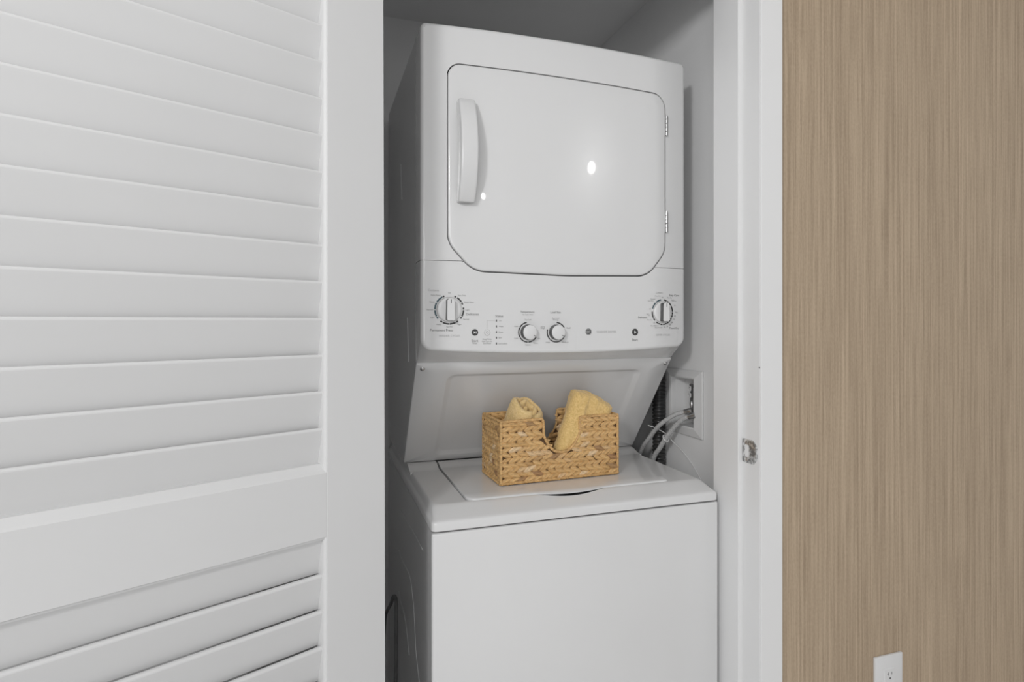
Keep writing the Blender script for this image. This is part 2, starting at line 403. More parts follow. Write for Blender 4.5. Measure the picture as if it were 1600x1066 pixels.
# outer outline of the whole front shell, rounded corners
RB = .024
def arcz(x):  # bottom edge of the control panel sags in the middle
    u = (x - XC) / .34; return 1.2070 - .0115 * (1 - u * u)
def shell_top(x, ins):
    r = .013; a = XL + ins; b_ = XR - ins; rr = max(.001, r - ins); zt = ZTOP - ins
    if x < a + rr: return zt - rr + math.sqrt(max(0, rr * rr - (a + rr - x) ** 2))
    if x > b_ - rr: return zt - rr + math.sqrt(max(0, rr * rr - (x - b_ + rr) ** 2))
    return zt
def shell_bot(x, ins):
    rr = RB - ins; a = XL + ins; b_ = XR - ins; zb = arcz(x) + ins
    if x < a + rr: return zb + rr - math.sqrt(max(0, rr * rr - (a + rr - x) ** 2))
    if x > b_ - rr: return zb + rr - math.sqrt(max(0, rr * rr - (x - b_ + rr) ** 2))
    return zb
a, b_ = XL + RIM, XR - RIM
xs = sorted(set([round(a + (b_ - a) * i / 48, 6) for i in range(49)] + oxs + [round(a + .006 * q, 6) for q in (.1, .3, .6, 1)] + [round(b_ - .006 * q, 6) for q in (.1, .3, .6, 1)]
            + [round(a + .016 * q, 6) for q in (.03, .12, .3, .5, .75, 1)] + [round(b_ - .016 * q, 6) for q in (.03, .12, .3, .5, .75, 1)]))
keep = {round(ox0, 6), round(ox1, 6), xs[0], xs[-1]}; ys_ = [xs[0]]
for x in xs[1:]:
    if x - ys_[-1] > 6e-4: ys_.append(x)
    elif x in keep: ys_[-1] = x
xs = ys_
def strip(mb, x0, x1, zlo0, zhi0, zlo1, zhi1, n):
    if zhi0 - zlo0 < 1e-6 and zhi1 - zlo1 < 1e-6: return
    vs = []; fs = []
    for x, lo_, hi in ((x0, zlo0, zhi0), (x1, zlo1, zhi1)):
        for k in range(n + 1):
            z = lo_ + (hi - lo_) * k / n; vs.append((x, F(x), z))
    for k in range(n): fs.append((k, k + 1, n + 1 + k + 1, n + 1 + k))
    mb.add(vs, fs)
fr = MB(); cp = MB()
for x0, x1 in zip(xs, xs[1:]):
    xm = (x0 + x1) / 2
    if ox0 < xm < ox1:
        strip(fr, x0, x1, otop(x0), shell_top(x0, RIM), otop(x1), shell_top(x1, RIM), 2)
        bz0, bz1 = obot(x0), obot(x1)
        if x0 <= ox0 + 1e-6: bz0 = 1.49
        if x1 >= ox1 - 1e-6: bz1 = 1.49
        strip(fr, x0, x1, SEAM, max(SEAM, bz0), SEAM, max(SEAM, bz1), 2)
        strip(cp, x0, x1, shell_bot(x0, RIM), min(SEAM - .0010, bz0), shell_bot(x1, RIM), min(SEAM - .0010, bz1), 3)
    else:
        strip(fr, x0, x1, SEAM, shell_top(x0, RIM), SEAM, shell_top(x1, RIM), 6)
        strip(cp, x0, x1, shell_bot(x0, RIM), SEAM - .0010, shell_bot(x1, RIM), SEAM - .0010, 3)
# rim of the frame: quarter round then back
def rim_path_top(ins):
    r = .013; rr = max(.001, r - ins); pts = [(XL + ins, SEAM), (XL + ins, 1.6)]
    for k in range(7):
        t = PI - (PI / 2) * k / 6; pts.append((XL + ins + rr + rr * math.cos(t), ZTOP - ins - rr + rr * math.sin(t)))
    for k in range(1, 24): pts.append((XL + .013 + (XR - XL - .026) * k / 24, ZTOP - ins))
    for k in range(7):
        t = PI / 2 - (PI / 2) * k / 6; pts.append((XR - ins - rr + rr * math.cos(t), ZTOP - ins - rr + rr * math.sin(t)))
    return pts + [(XR - ins, 1.6), (XR - ins, SEAM)]
def rim_path_bot(ins):
    rr = RB - ins; pts = [(XL + ins, SEAM - .001), (XL + ins, 1.30)]
    for k in range(9):
        t = PI + (PI / 2) * k / 8; x = XL + ins + rr + rr * math.cos(t); pts.append((x, shell_bot(x, ins)))
    for k in range(1, 24):
        x = XL + RB + (XR - XL - 2 * RB) * k / 24; pts.append((x, shell_bot(x, ins)))
    for k in range(9):
        t = -PI / 2 + (PI / 2) * k / 8; x = XR - ins - rr + rr * math.cos(t); pts.append((x, shell_bot(x, ins)))
    return pts + [(XR - ins, 1.30), (XR - ins, SEAM - .001)]
def rim_rings(path):
    rr = []
    for k in range(7):
        t = (PI / 2) * k / 6; ins = RIM * (1 - math.sin(t)); dy = RIM * (1 - math.cos(t))
        rr.append([(x, F(x) + dy, z) for x, z in path(ins)])
    return rr
rt = rim_rings(rim_path_top); rt.append([(x, 1.3625, z) for x, z in rim_path_top(0)])
fr.loft(rt, closed=False)
rb_ = rim_rings(rim_path_bot)
cp.loft(rb_, closed=False)
# chin: sweeps back from the panel's lower edge to the top of the sloped panel
last = rb_[-1]; back = []
for (x, y, z) in last:
    back.append((min(max(x, XL + .001), XR - .001), 1.3535 if z < 1.3 else 1.3625, 1.1745 + (0 if z < 1.235 else (z - 1.235) * (SEAM - .001 - 1.1745) / (SEAM - 1.236))))
cp.loft([last, back], closed=False)
# opening side walls
def owall(mb, lo_, hi, depth=.022):
    ring = [p for p in dout]
    n = len(ring); vs = []; fs = []
    for i in range(n):
        p, q = ring[i], ring[(i + 1) % n]; zm = (p[1] + q[1]) / 2
        if lo_ <= zm < hi:
            k = len(vs); vs += [(p[0], F(p[0]), p[1]), (q[0], F(q[0]), q[1]), (q[0], F(q[0]) + depth, q[1]), (p[0], F(p[0]) + depth, p[1])]; fs.append((k, k + 1, k + 2, k + 3))
    mb.add(vs, fs)
ow = MB(); owall(ow, 0, 9); P(ow, 'door_opening', M_enamel, smooth=True, angle=60)
frame = P(fr, 'dryer_front', M_enamel, smooth=True, angle=40)
panel = P(cp, 'control_panel', M_enamel, smooth=True, angle=30)
# added dark sheet behind the door: shade of the gap put into its colour
P(MB().loft([[(x, F(x) + .022, z) for x, z in inset(dout, -.004)], [(x, F(x) + .024, z) for x, z in inset(dout, -.004)]], cap0=True, cap1=True), 'gap_shade_sheet', M_gapshade)
# --- dryer door
db = MB()
di = inset(dout, .0026)
cx_, cz_ = .558, 1.612
def ring_at(pts, dy): return [(x, F(x) + dy, z) for x, z in pts]
def shrink(k): return [(cx_ + (x - cx_) * k, cz_ + (z - cz_) * k) for x, z in inset(dout, .0026 + .005)]
rings = [ring_at(di, .018), ring_at(di, .0012), ring_at(inset(dout, .0030), -.0004), ring_at(inset(dout, .0040), -.0016), ring_at(inset(dout, .0055), -.0022), ring_at(shrink(1), -.0025)]
for k in (.93, .8, .65, .5, .35, .2, .08): rings.append(ring_at(shrink(k), -.0025))
db.loft(rings, cap1=True)
ddoor = P(db, 'dryer_door', M_enamel, smooth=True, angle=50)
# handle: a bowed bar that stands furthest out in the middle
hb = MB(); rings = []
HZ0, HZ1 = 1.5365, 1.7600
for k in range(25):
    t = k / 24; z = HZ0 + (HZ1 - HZ0) * t; q = 1 - (2 * t - 1) ** 2
    yb = F(.31) - .001; yo = 1.2610 - .0290 * q; xl = .2985; xr = .3360 + .0005 * q
    yb2 = min(yb, yo + .030)
    sec = [(xl, yb2), (xl, yo + .004), (xl + .0006, yo + .0015), (xl + .0022, yo + .0002), (xl + .005, yo), (xr - .005, yo), (xr - .0022, yo + .0004), (xr - .0004, yo + .002), (xr, yo + .005), (xr, yo + .014), (xr - .004, yo + .016), (xl + .014, yo + .016), (xl + .010, yb2)]
    rings.append([(x, y, z) for x, y in sec])
# soften both ends
r0 = [((x - .317) * .93 + .317, y + .0012, z - .0015) for x, y, z in rings[0]]; r1 = [((x - .317) * .93 + .317, y + .0012, z + .0015) for x, y, z in rings[-1]]
hb.loft([r0] + rings + [r1], cap0=True, cap1=True)
handle = P(hb, 'handle', M_enamel, ddoor, smooth=True, angle=40)
for zz in (HZ0 + .002, HZ1 - .024):
    P(MB().box(.3000, .3340, 1.270, F(.31) + .001, zz, zz + .022, .002), 'handle_mount', M_enamel, ddoor)
# hinges
for z0, z1 in ((1.7385, 1.7895), (1.4955, 1.5480)):
    hx = .8393; hy = F(hx) - .0035; hm = MB()
    for k in range(5):
        q0 = z0 + (z1 - z0) * k / 5; q1 = z0 + (z1 - z0) * (k + 1) / 5 - .0009
        hm.lathe([(.0025, 0), (.0036, .0006), (.0036, q1 - q0 - .0006), (.0025, q1 - q0)], (hx, hy, q0), (0, 0, 1), 14)
    hm.lathe([(.0018, 0), (.0018, z1 - z0 + .002)], (hx, hy, z0 - .001), (0, 0, 1), 10)
    hm.box(hx - .004, hx + .004, hy + .001, hy + .006, z0, z1)
    P(hm, 'hinge', M_chrome, smooth=True, angle=40)

# --- sloped access panel with pressed recess
SL0 = Vector((1.3515, 1.1735)); SL1 = Vector((1.5560, .8998)); SLn = Vector((-(SL1 - SL0).y, (SL1 - SL0).x)).normalized()
if SLn.x > 0: SLn = -SLn
def SLP(x, v, d=0):
    q = SL0 + (SL1 - SL0) * v + SLn * d; return (x, q.x, q.y)
def slrect(x0, x1, v0, v1, r, d, k=5):
    Ls = (SL1 - SL0).length
    return [SLP(p[0], p[1] / Ls, d) for p in fillet([(x0, v0 * Ls, r), (x1, v0 * Ls, r), (x1, v1 * Ls, r), (x0, v1 * Ls, r)], k)]
sp = MB()
sp.loft([slrect(XL + .0005, XR - .0005, 0, 1, .003, -.010), slrect(XL + .0005, XR - .0005, 0, 1, .003, -.001), slrect(XL + .0015, XR - .0015, .004, .997, .003, .0004),
         slrect(.296, .826, .105, .945, .022, .0004), slrect(.300, .822, .112, .938, .020, -.0004), slrect(.308, .812, .132, .915, .016, -.0048), slrect(.313, .807, .145, .902, .014, -.0056), slrect(.40, .72, .30, .75, .01, -.0056)], cap1=True)
apanel = P(sp, 'access_panel', M_enamel, smooth=True, angle=50)
for x, y, z in ((.236, 1.3605, 1.1605), (.8875, 1.3615, 1.1590)):
    nrm = Vector((0, SLn.x, SLn.y)); o_ = Vector((x, y, z)); v = (z - SL0.y) / (SL1.y - SL0.y); o_ = Vector(SLP(x, v, .0004))
    sm = MB().lathe([(.0058, 0), (.0058, .0006), (.0046, .0014), (.0040, .0030), (.0018, .0040)], o_, nrm, 16)
    P(sm, 'screw', M_chrome, smooth=True, angle=40)

# --- control panel: dials, buttons, print
def disc_ring(mb, cx, cz, r0, r1, a0, a1, dy, n=None):
    n = n or max(2, int(abs(a1 - a0) / 6)); vs = []; fs = []
    for k in range(n + 1):
        t = math.radians(a0 + (a1 - a0) * k / n)
        for r in (r0, r1):
            x = cx + r * math.sin(t); z = cz + r * math.cos(t); vs.append((x, F(x) - dy, z))
    for k in range(n): fs.append((2 * k, 2 * k + 1, 2 * k + 3, 2 * k + 2))
    mb.add(vs, fs)
def grip_dial(cx, cz, r, arcs, rk, gw, gl, prot, rot, name='cycle_dial'):
    k = MB(); y0 = F(cx)
    k.cur = 0; k.lathe([(rk + .0012, -.006), (rk + .0012, .0018), (rk, .0030), (rk - .002, .0042), (rk - .006, .0048), (.002, .0052)], (cx, y0, cz), (0, -1, 0), 40)
    # bar grip: white top, metal flanks
    ca, sa = math.cos(rot), math.sin(rot)
    def q(u, v, h): return (cx + u * ca + v * sa, y0 - h, cz - u * sa + v * ca)
    ol = fillet([(-gw / 2, -gl / 2, gw * .18), (gw / 2, -gl / 2, gw * .18), (gw / 2 * .92, gl / 2, gw * .3), (-gw / 2 * .92, gl / 2, gw * .3)], 4)
    k.cur = 1; k.loft([[q(u, v, .004) for u, v in ol], [q(u * .96, v * .98, prot - .0015) for u, v in ol]])
    k.cur = 0; k.loft([[q(u * .96, v * .98, prot - .0015) for u, v in ol], [q(u * .90, v * .955, prot) for u, v in ol]], cap1=True)
    k.cur = 2; k.add([q(-.0008, gl * .28, prot + .0002), q(.0008, gl * .28, prot + .0002), q(.0008, gl * .46, prot + .0002), q(-.0008, gl * .46, prot + .0002)], [(0, 1, 2, 3)])
    o = P(k, name, [M_knob, M_knobside, M_ink], panel, smooth=True, angle=40)
    return o
d1 = (.2829, 1.2968); d2 = (.8288, 1.2940)
grip_dial(*d1, .0315, None, .0262, .0185, .0490, .020, math.radians(0))
grip_dial(*d2, .0285, None, .0245, .0185, .0470, .020, math.radians(0))
ink = MB(); teal = MB()
for s_ in ((21, 28), (33, 57), (60, 69), (81, 89), (92, 118), (121, 129), (143, 151), (154, 179), (182, 207), (210, 218), (333, 340)):
    disc_ring(ink, *d1, .0300, .0336, s_[0], s_[1], .0005)
for s_ in ((231, 239), (242, 268), (271, 298), (301, 331)): disc_ring(teal, *d1, .0300, .0336, s_[0], s_[1], .0005)
disc_ring(ink, *d1, .0277, .0281, 0, 360, .0005, 60)
for s_ in ((8, 24), (28, 36), (39, 56), (60, 88), (91, 101), (104, 114), (117, 127), (130, 140), (143, 152), (155, 164), (167, 176), (180, 192), (195, 204), (207, 217), (228, 240), (243, 272)):
    disc_ring(ink, *d2, .0293, .0328, s_[0], s_[1], .0005)
for s_ in ((286, 318), (322, 352)): disc_ring(teal, *d2, .0293, .0328, s_[0], s_[1], .0005)
disc_ring(ink, *d2, .0262, .0267, 0, 360, .0005, 60)
for (cx, cz), segs in (((.4653, 1.2457), ((119, 146), (149, 178), (182, 237), (240, 297), (300, 352))), ((.5350, 1.2453), ((3, 62), (108, 142), (145, 222), (225, 287)))):
    k = MB(); y0 = F(cx); rk = .0165
    k.cur = 1; k.lathe([(rk + .0022, -.003), (rk + .0012, .004), (rk + .0004, .0150)], (cx, y0, cz), (0, -1, 0), 40)
    k.cur = 0; k.lathe([(rk + .0004, .0148), (rk, .0160), (rk - .0012, .0168), (.002, .0172)], (cx, y0, cz), (0, -1, 0), 40)
    k.cur = 1
    t = math.radians(128); c_, s_ = math.cos(t), math.sin(t)
    k.add([(cx + s_ * r + c_ * w_, y0 - .0174, cz + c_ * r - s_ * w_) for r, w_ in ((.0105, -.0007), (.0105, .0007), (.0152, .0007), (.0152, -.0007))], [(0, 1, 2, 3)])
    P(k, 'selector_knob', [M_knob, M_knobside], panel, smooth=True, angle=40)
    for s_ in segs: disc_ring(ink, cx, cz, .0212, .0240, s_[0], s_[1], .0005)
# buttons
def button(cx, cz, r, dark):
    y0 = F(cx); k = MB()
    k.cur = 1 if dark else 0; k.lathe([(r, -.002), (r, .0012), (r * .9, .0018), (r * .62, .0018)], (cx, y0, cz), (0, -1, 0), 30)
    return k, y0
k, y0 = button(.3405, 1.2460, .0073, True)
k.cur = 0; t = .0021
k.add([(.3405 - .0030, y0 - .0022, 1.2460 - .003), (.3405 - .0030, y0 - .0022, 1.2460 + .003), (.3405 + .0010, y0 - .0022, 1.2460)], [(0, 1, 2)])
for x_ in (.3405 + .0016, .3405 + .0032): k.add([(x_, y0 - .0022, 1.2435), (x_ + .0009, y0 - .0022, 1.2435), (x_ + .0009, y0 - .0022, 1.2485), (x_, y0 - .0022, 1.2485)], [(0, 1, 2, 3)])
P(k, 'start_button', [M_knob, M_ink], panel)
k, y0 = button(.7470, 1.2445, .0083, True)
k.cur = 0; k.add([(.7470 - .0026, y0 - .0022, 1.2445 - .0036), (.7470 - .0026, y0 - .0022, 1.2445 + .0036), (.7470 + .0034, y0 - .0022, 1.2445)], [(0, 1, 2)])
P(k, 'start_button', [M_knob, M_ink], panel)
k, y0 = button(.3684, 1.2459, .0073, False)
k.cur = 1
for r0, r1 in ((.0060, .0064), (.0018, .0030)):
    vs = []; fs = []
    for i in range(24):
        t = 2 * PI * i / 24
        for r in (r0, r1): vs.append((.3684 + r * math.sin(t), y0 - .0021, 1.2459 + r * math.cos(t)))
    for i in range(24): j_ = (i + 1) % 24; fs.append((2 * i, 2 * i + 1, 2 * j_ + 1, 2 * j_))
    k.add(vs, fs)
P(k, 'rinse_button', [M_knob, M_ink3], panel)
for i in range(5):
    z = 1.2724 - .0130 * i
    P(MB().box(.3891, .3913, F(.39) - .0010, F(.39) + .001, z - .0024, z + .0024, .0004, 1), 'status_light', M_ink, panel)
# lettering, laid onto the bowed panel
def text_mesh(mb, txt, cx, cz, width, squeeze=None, dy=.0006):
    cu = bpy.data.curves.new('t', 'FONT'); cu.body = txt; cu.size = 1; cu.align_x = 'CENTER'; cu.align_y = 'CENTER'; cu.resolution_u = 2
    ob = bpy.data.objects.new('t', cu); COL.objects.link(ob)
    dg = bpy.context.evaluated_depsgraph_get(); me = bpy.data.meshes.new_from_object(ob.evaluated_get(dg))
    x0 = min(v.co.x for v in me.vertices); x1 = max(v.co.x for v in me.vertices); y0_ = min(v.co.y for v in me.vertices); y1_ = max(v.co.y for v in me.vertices)
    s = width / (x1 - x0)
    hmax = squeeze if squeeze else 9
    sy = min(s, hmax / (y1_ - y0_))
    mb.add([(cx + (v.co.x - (x0 + x1) / 2) * s, F(cx + (v.co.x - (x0 + x1) / 2) * s) - dy, cz + (v.co.y - (y0_ + y1_) / 2) * sy) for v in me.vertices], [tuple(p.vertices) for p in me.polygons])
    bpy.data.objects.remove(ob); bpy.data.curves.remove(cu); bpy.data.meshes.remove(me)
BIG = {'Delicates', 'Permanent Press', 'Start', 'Status', 'Temperature', 'Load Size', 'Easy Care', 'Timed Dry'}
LGT = {'WASHER CYCLES', 'WASHER DRYER', 'DRYER CYCLES'}
TXT = [('Cottons',0.2476,1.3398,0.0238),('Off',0.2829,1.3338,0.0060),('Extra Heavy',0.2533,1.3285,0.0211),('Heavy',0.2448,1.3136,0.0112),('Normal',0.2400,1.2966,0.0139),('Light',0.2455,1.2790,0.0090),('Heavy',0.2600,1.2635,0.0112),('Normal',0.2829,1.2588,0.0128),('Light',0.3055,1.2638,0.0090),('Normal',0.3205,1.2755,0.0130),('Light',0.3235,1.2960,0.0092),('Quick Rinse',0.3268,1.3135,0.0222),('Spin Only',0.3110,1.3284,0.0177),('Delicates',0.3347,1.2870,0.0283),('Permanent Press',0.2659,1.2513,0.0508),('WASHER CYCLES',0.2829,1.2385,0.0469),('Start',0.3405,1.2273,0.0153),('Pause',0.3405,1.2216,0.0102),('Deep Rinse',0.3684,1.2300,0.0207),('Hold 3 sec. for',0.3684,1.2255,0.0237),('2nd Rinse',0.3684,1.2212,0.0182),('Status',0.3967,1.2829,0.0180),('On',0.3990,1.2722,0.0053),('Wash',0.4008,1.2592,0.0105),('Rinse',0.4002,1.2465,0.0098),('Spin',0.3987,1.2334,0.0075),('Lid Locked',0.4050,1.2202,0.0196),('Temperature',0.4638,1.2919,0.0341),('for wash / rinse',0.4646,1.2865,0.0248),('Tap Cold',0.4646,1.2742,0.0156),('Cold',0.4366,1.2595,0.0092),('Cool',0.4366,1.2321,0.0092),('Colors',0.4646,1.2168,0.0124),('Warm',0.4835,1.2205,0.0110),('Hot',0.4918,1.2312,0.0071),('Load Size',0.5334,1.2922,0.0258),('Auto Load',0.5334,1.2782,0.0178),('Sensing',0.5334,1.2740,0.0130),('Extra',0.5012,1.2583,0.0095),('Large',0.5012,1.2545,0.0096),('Large',0.5139,1.2218,0.0095),('Medium',0.5581,1.2219,0.0163),('Small',0.5663,1.2554,0.0099),('WASHER DRYER',0.6669,1.2455,0.0543),('Start',0.7470,1.2256,0.0166),('Cottons',0.8191,1.3428,0.0204),('Easy Care',0.8647,1.3364,0.0303),('Off',0.8288,1.3312,0.0049),('More Dry',0.8142,1.3341,0.0156),('Normal',0.7996,1.3267,0.0134),('Less Dry',0.7929,1.3218,0.0162),('More Dry',0.8506,1.3302,0.0149),('Less',0.8606,1.3256,0.0091),('Damp Dry',0.8646,1.3219,0.0141),('Off',0.8667,1.3112,0.0051),('Off',0.7911,1.3020,0.0048),('Delicates',0.7693,1.2804,0.0263),('Extra',0.7850,1.2888,0.0085),('Low',0.7876,1.2857,0.0056),('More Dry',0.7901,1.2740,0.0143),('Min.',0.8725,1.2937,0.0085),('80',0.8677,1.2842,0.0051),('70',0.8646,1.2761,0.0051),('60',0.8590,1.2685,0.0050),('50',0.8516,1.2623,0.0050),('30',0.8437,1.2582,0.0049),('20',0.8348,1.2563,0.0049),('Timed Dry',0.8647,1.2530,0.0303),('Cool Down',0.8045,1.2600,0.0231),('Dewrinkle',0.8172,1.2553,0.0214),('DRYER CYCLES',0.8308,1.2367,0.0413),('Off',0.8035,1.2668,0.0048)]
big = MB(); small = MB(); light = MB()
for i, (t, x, z, wd) in enumerate(TXT):
    tgt = big if t in BIG and not (t == 'Start' and False) else (light if (t in LGT or t == 'Cottons') else small)
    text_mesh(tgt, t, x, z, wd)
def line(mb, x0, z0, x1, z1, wd=.0005):
    dx, dz = x1 - x0, z1 - z0; l = math.hypot(dx, dz); nx_, nz_ = -dz / l * wd / 2, dx / l * wd / 2
    mb.add([(x0 + nx_, F(x0) - .0006, z0 + nz_), (x0 - nx_, F(x0) - .0006, z0 - nz_), (x1 - nx_, F(x1) - .0006, z1 - nz_), (x1 + nx_, F(x1) - .0006, z1 + nz_)], [(0, 1, 2, 3)])
line(light, .3862, 1.2724, .3684, 1.2724); line(light, .3684, 1.2724, .3684, 1.2550)
for mb_, nm_, mt_ in ((big, 'dark_lettering', M_ink4), (small, 'small_lettering', M_ink2), (light, 'light_lettering', M_ink3), (ink, 'dial_markings', M_ink), (teal, 'blue_grey_dial_markings', M_teal)):
    tag(P(mb_, nm_, mt_, panel), kind='stuff')
# maker's emblem: dark roundel with script letters and four curls
em = MB(); ex, ez = .6186, 1.2461; ey = F(ex)
em.cur = 1; em.lathe([(.0078, -.001), (.0078, .0006), (.0074, .0009), (.002, .0009)], (ex, ey, ez), (0, -1, 0), 36)
em.cur = 0
def ering(cx, cz, r0, r1, a0, a1, n=14):
    vs = []; fs = []
    for k_ in range(n + 1):
        t = math.radians(a0 + (a1 - a0) * k_ / n)
        for r in (r0, r1): vs.append((cx + r * math.sin(t), ey - .0012, cz + r * math.cos(t)))
    for k_ in range(n): fs.append((2 * k_, 2 * k_ + 1, 2 * k_ + 3, 2 * k_ + 2))
    em.add(vs, fs)
for q in range(4): ering(ex, ez, .0063, .0068, q * 90 + 12, q * 90 + 84)
for q in range(4):
    t = math.radians(q * 90 + 4); ering(ex + .0062 * math.sin(t), ez + .0062 * math.cos(t), .0006, .0012, q * 90 - 150, q * 90 + 90, 8)
# script G and E
ering(ex - .0023, ez, .0019, .0026, -235, 50); em.add([(ex - .0023 + a_, ey - .0012, ez + b2) for a_, b2 in ((0, -.0004), (.0026, -.0004), (.0026, .0003), (0, .0003))], [(0, 1, 2, 3)])
ering(ex + .0023, ez + .0012, .0010, .0017, 160, 400); ering(ex + .0021, ez - .0016, .0012, .0019, 130, 380)
P(em, 'emblem', [M_plastic, M_ink], panel)

# ------------------------------------------------------------------ water outlet box in the right wall
bo = (.98, 1.409, .955)
box = empty('laundry_outlet_box', bo, 'white recessed water supply box set in right closet wall', 'outlet box')
Pb = lambda b, name, m, **k: b.build(name, m, box, bo, **k)
def yr(y0, y1, z0, z1, x): return [(x, y0, z0), (x, y1, z0), (x, y1, z1), (x, y0, z1)]
fb = MB().loft([yr(1.323, 1.495, .955, 1.137, .9795), yr(1.323, 1.495, .955, 1.137, .976), yr(1.3245, 1.4935, .9565, 1.1355, .9745), yr(1.352, 1.468, .978, 1.117, .9700),
                yr(1.3565, 1.4605, .9815, 1.1135, .9715), yr(1.3565, 1.4605, .9815, 1.1135, 1.000)])
Pb(fb, 'frame', M_plastic)
ib = MB().loft([yr(1.357, 1.460, .982, 1.113, .985), yr(1.360, 1.457, .985, 1.110, 1.0150)], cap1=True)
Pb(ib, 'inner_box', M_plastic)
# valves: body, stem and lever
for (y, z) in ((1.378, 1.024), (1.392, 1.016)):
    vm = MB()
    vm.lathe([(.0065, 0), (.0065, .012), (.0085, .013), (.0085, .021), (.006, .023), (.006, .026)], (1.0, y, z), (-1, .12, .10), 14)
    vm.lathe([(.005, 0), (.005, .016), (.0065, .017), (.0065, .024), (.003, .030)], (.992, y, z + .004), (0, 0, 1), 12)
    Pb(vm, 'valve', M_chrome, smooth=True, angle=40)
Pb(MB().lathe([(.004, 0), (.004, .05), (.006, .052), (.006, .060), (.003, .062)], (1.000, 1.405, 1.034), (0, 0, 1), 12), 'supply_pipe', M_cord, smooth=True, angle=40)
for z in (1.066, 1.084):
    ring = [(.986, 1.394 + .0055 * math.cos(2 * PI * k / 14), z + .007 * math.sin(2 * PI * k / 14)) for k in range(15)]
    Pb(MB().tube(ring, .0016, 6), 'valve_handle', M_plastic, smooth=True)

# hoses
def hose(pts, r, name, label, m, fit=True):
    o = MB().tube(spline(pts, 10), r, 14).build(name, m, smooth=True, angle=50)
    if fit:
        p = Vector(pts[0]); q = Vector(pts[1]); a_ = (q - p).normalized()
        MB().lathe([(r + .0012, -.002), (r + .003, 0), (r + .003, .010), (r + .0016, .012), (r + .0016, .020), (r + .0004, .021)], p, a_, 14).build('crimp_collar', M_chrome, o, smooth=True, angle=40)
    return tag(o, label, 'hose', 'water hoses beside the washer')
hose([(.974, 1.368, 1.0265), (.955, 1.3955, 1.0178), (.94, 1.4161, 1.0039), (.925, 1.4506, .9758), (.917, 1.4915, .9323), (.915, 1.5325, .8869), (.920, 1.58, .80), (.925, 1.62, .66), (.925, 1.64, .50)], .0062, 'fill_hose',
     'clear braided water hose arching highest, farther left', M_hose)
hose([(.974, 1.352, 1.0175), (.962, 1.3731, 1.0095), (.950, 1.4034, .9842), (.938, 1.4368, .9414), (.931, 1.4584, .9086), (.926, 1.4805, .8767), (.922, 1.50, .80), (.925, 1.52, .66), (.93, 1.54, .48)], .0066, 'fill_hose',
     'clear braided water hose curving lowest, nearest the wall frame', M_hose)
ch = MB(); zz = 1.20; pts = []; rads = []
while zz > .45:
    for dz, r in ((0, .0160), (.0012, .0185), (.0042, .0195), (.0072, .0185), (.0084, .0160)):
        pts.append((.9565, 1.5010, zz - dz)); rads.append(r)
    zz -= .0108
ch.tube(pts, .018, 18, rfun=lambda i: rads[i])
tag(ch.build('drain_hose', M_dark, smooth=True, angle=60), 'black corrugated drain hose between washer and right wall', 'hose')
wr_ = MB().tube(spline([(.914, 1.492, .9700), (.93, 1.4851, .9642), (.948, 1.4568, .9514), (.968, 1.4486, .9279), (.9755, 1.414, .9073), (.9770, 1.3725, .8827), (.9770, 1.3385, .8544), (.9770, 1.3166, .826), (.976, 1.30, .76), (.975, 1.29, .6)], 8), .0014, 8)
tag(wr_.build('thin_cable', M_plastic, smooth=True), 'thin white cable sagging down the right closet wall', 'cable')
tie = MB()
for q, (yy, zz_) in enumerate(((1.4368, .9414),)):
    ring = [Vector((.938, 1.4368, .9414)) + Vector((.0082 * math.cos(2 * PI * k / 16), .0075 * math.sin(2 * PI * k / 16), .0075 * math.sin(2 * PI * k / 16))) for k in range(17)]
    tie.tube(ring, .0016, 6)
tag(tie.build('cable_tie', M_plastic, smooth=True), 'white tie looped round the lower clear hose', 'tie')
# power cord at the left of the machine
pc = MB().tube(spline([(.185, 1.72, .30), (.188, 1.70, .42), (.19, 1.6775, .4552), (.191, 1.59, .5169), (.192, 1.540, .5598), (.193, 1.500, .5705), (.192, 1.485, .5431), (.191, 1.483, .44), (.19, 1.49, .30), (.188, 1.52, .12), (.186, 1.60, .02)], 8), .0045, 10)
tag(pc.build('power_cord', M_cord, smooth=True), 'grey power cord hanging left of the washer in shadow', 'cord')

# ------------------------------------------------------------------ strike plate on the jamb
so = (.92, 1.078, .98)
sp_ = empty('strike_plate', so, 'small worn metal strike plate on the white jamb', 'strike plate')
def yzp(pts, x): return [(x, y, z) for y, z in pts]
outer = fillet([(1.1005, .9535, .003), (1.064, .9535, .006), (1.0535, .968, .012), (1.0535, .992, .012), (1.064, 1.0065, .006), (1.1005, 1.0065, .003)], 4)
innr = fillet([(1.0930, .966, .002), (1.0790, .966, .002), (1.0790, .994, .002), (1.0930, .994, .002)], 8)
import itertools
def resample(pl, n):
    # resample a closed outline from its rightmost point so that lofts line up
    ln = [0]
    q = pl + [pl[0]]
    for a_, b2 in zip(q, q[1:]): ln.append(ln[-1] + math.dist(a_, b2))
    out = []
    for k in range(n):
        t = ln[-1] * k / n; i = max(i for i in range(len(ln)) if ln[i] <= t + 1e-12); i = min(i, len(pl) - 1)
        f = (t - ln[i]) / max(1e-9, ln[i + 1] - ln[i]); out.append(tuple(q[i][d] + (q[i + 1][d] - q[i][d]) * f for d in (0, 1)))
    return out
oo = resample(outer, 48); ii = resample(innr, 48)
def lipx(y): return .9190 - (.0035 * max(0, (1.066 - y) / .012) ** 1.5)
m_ = MB().loft([[(.9205, y, z) for y, z in oo], [(lipx(y), y, z) for y, z in oo], [(lipx(y) - .0004, y + (.0005 if y < 1.078 else -.0005), z + (.0005 if z < .98 else -.0005)) for y, z in oo],
                [(.9186, y, z) for y, z in ii], [(.9205, y, z) for y, z in ii]])
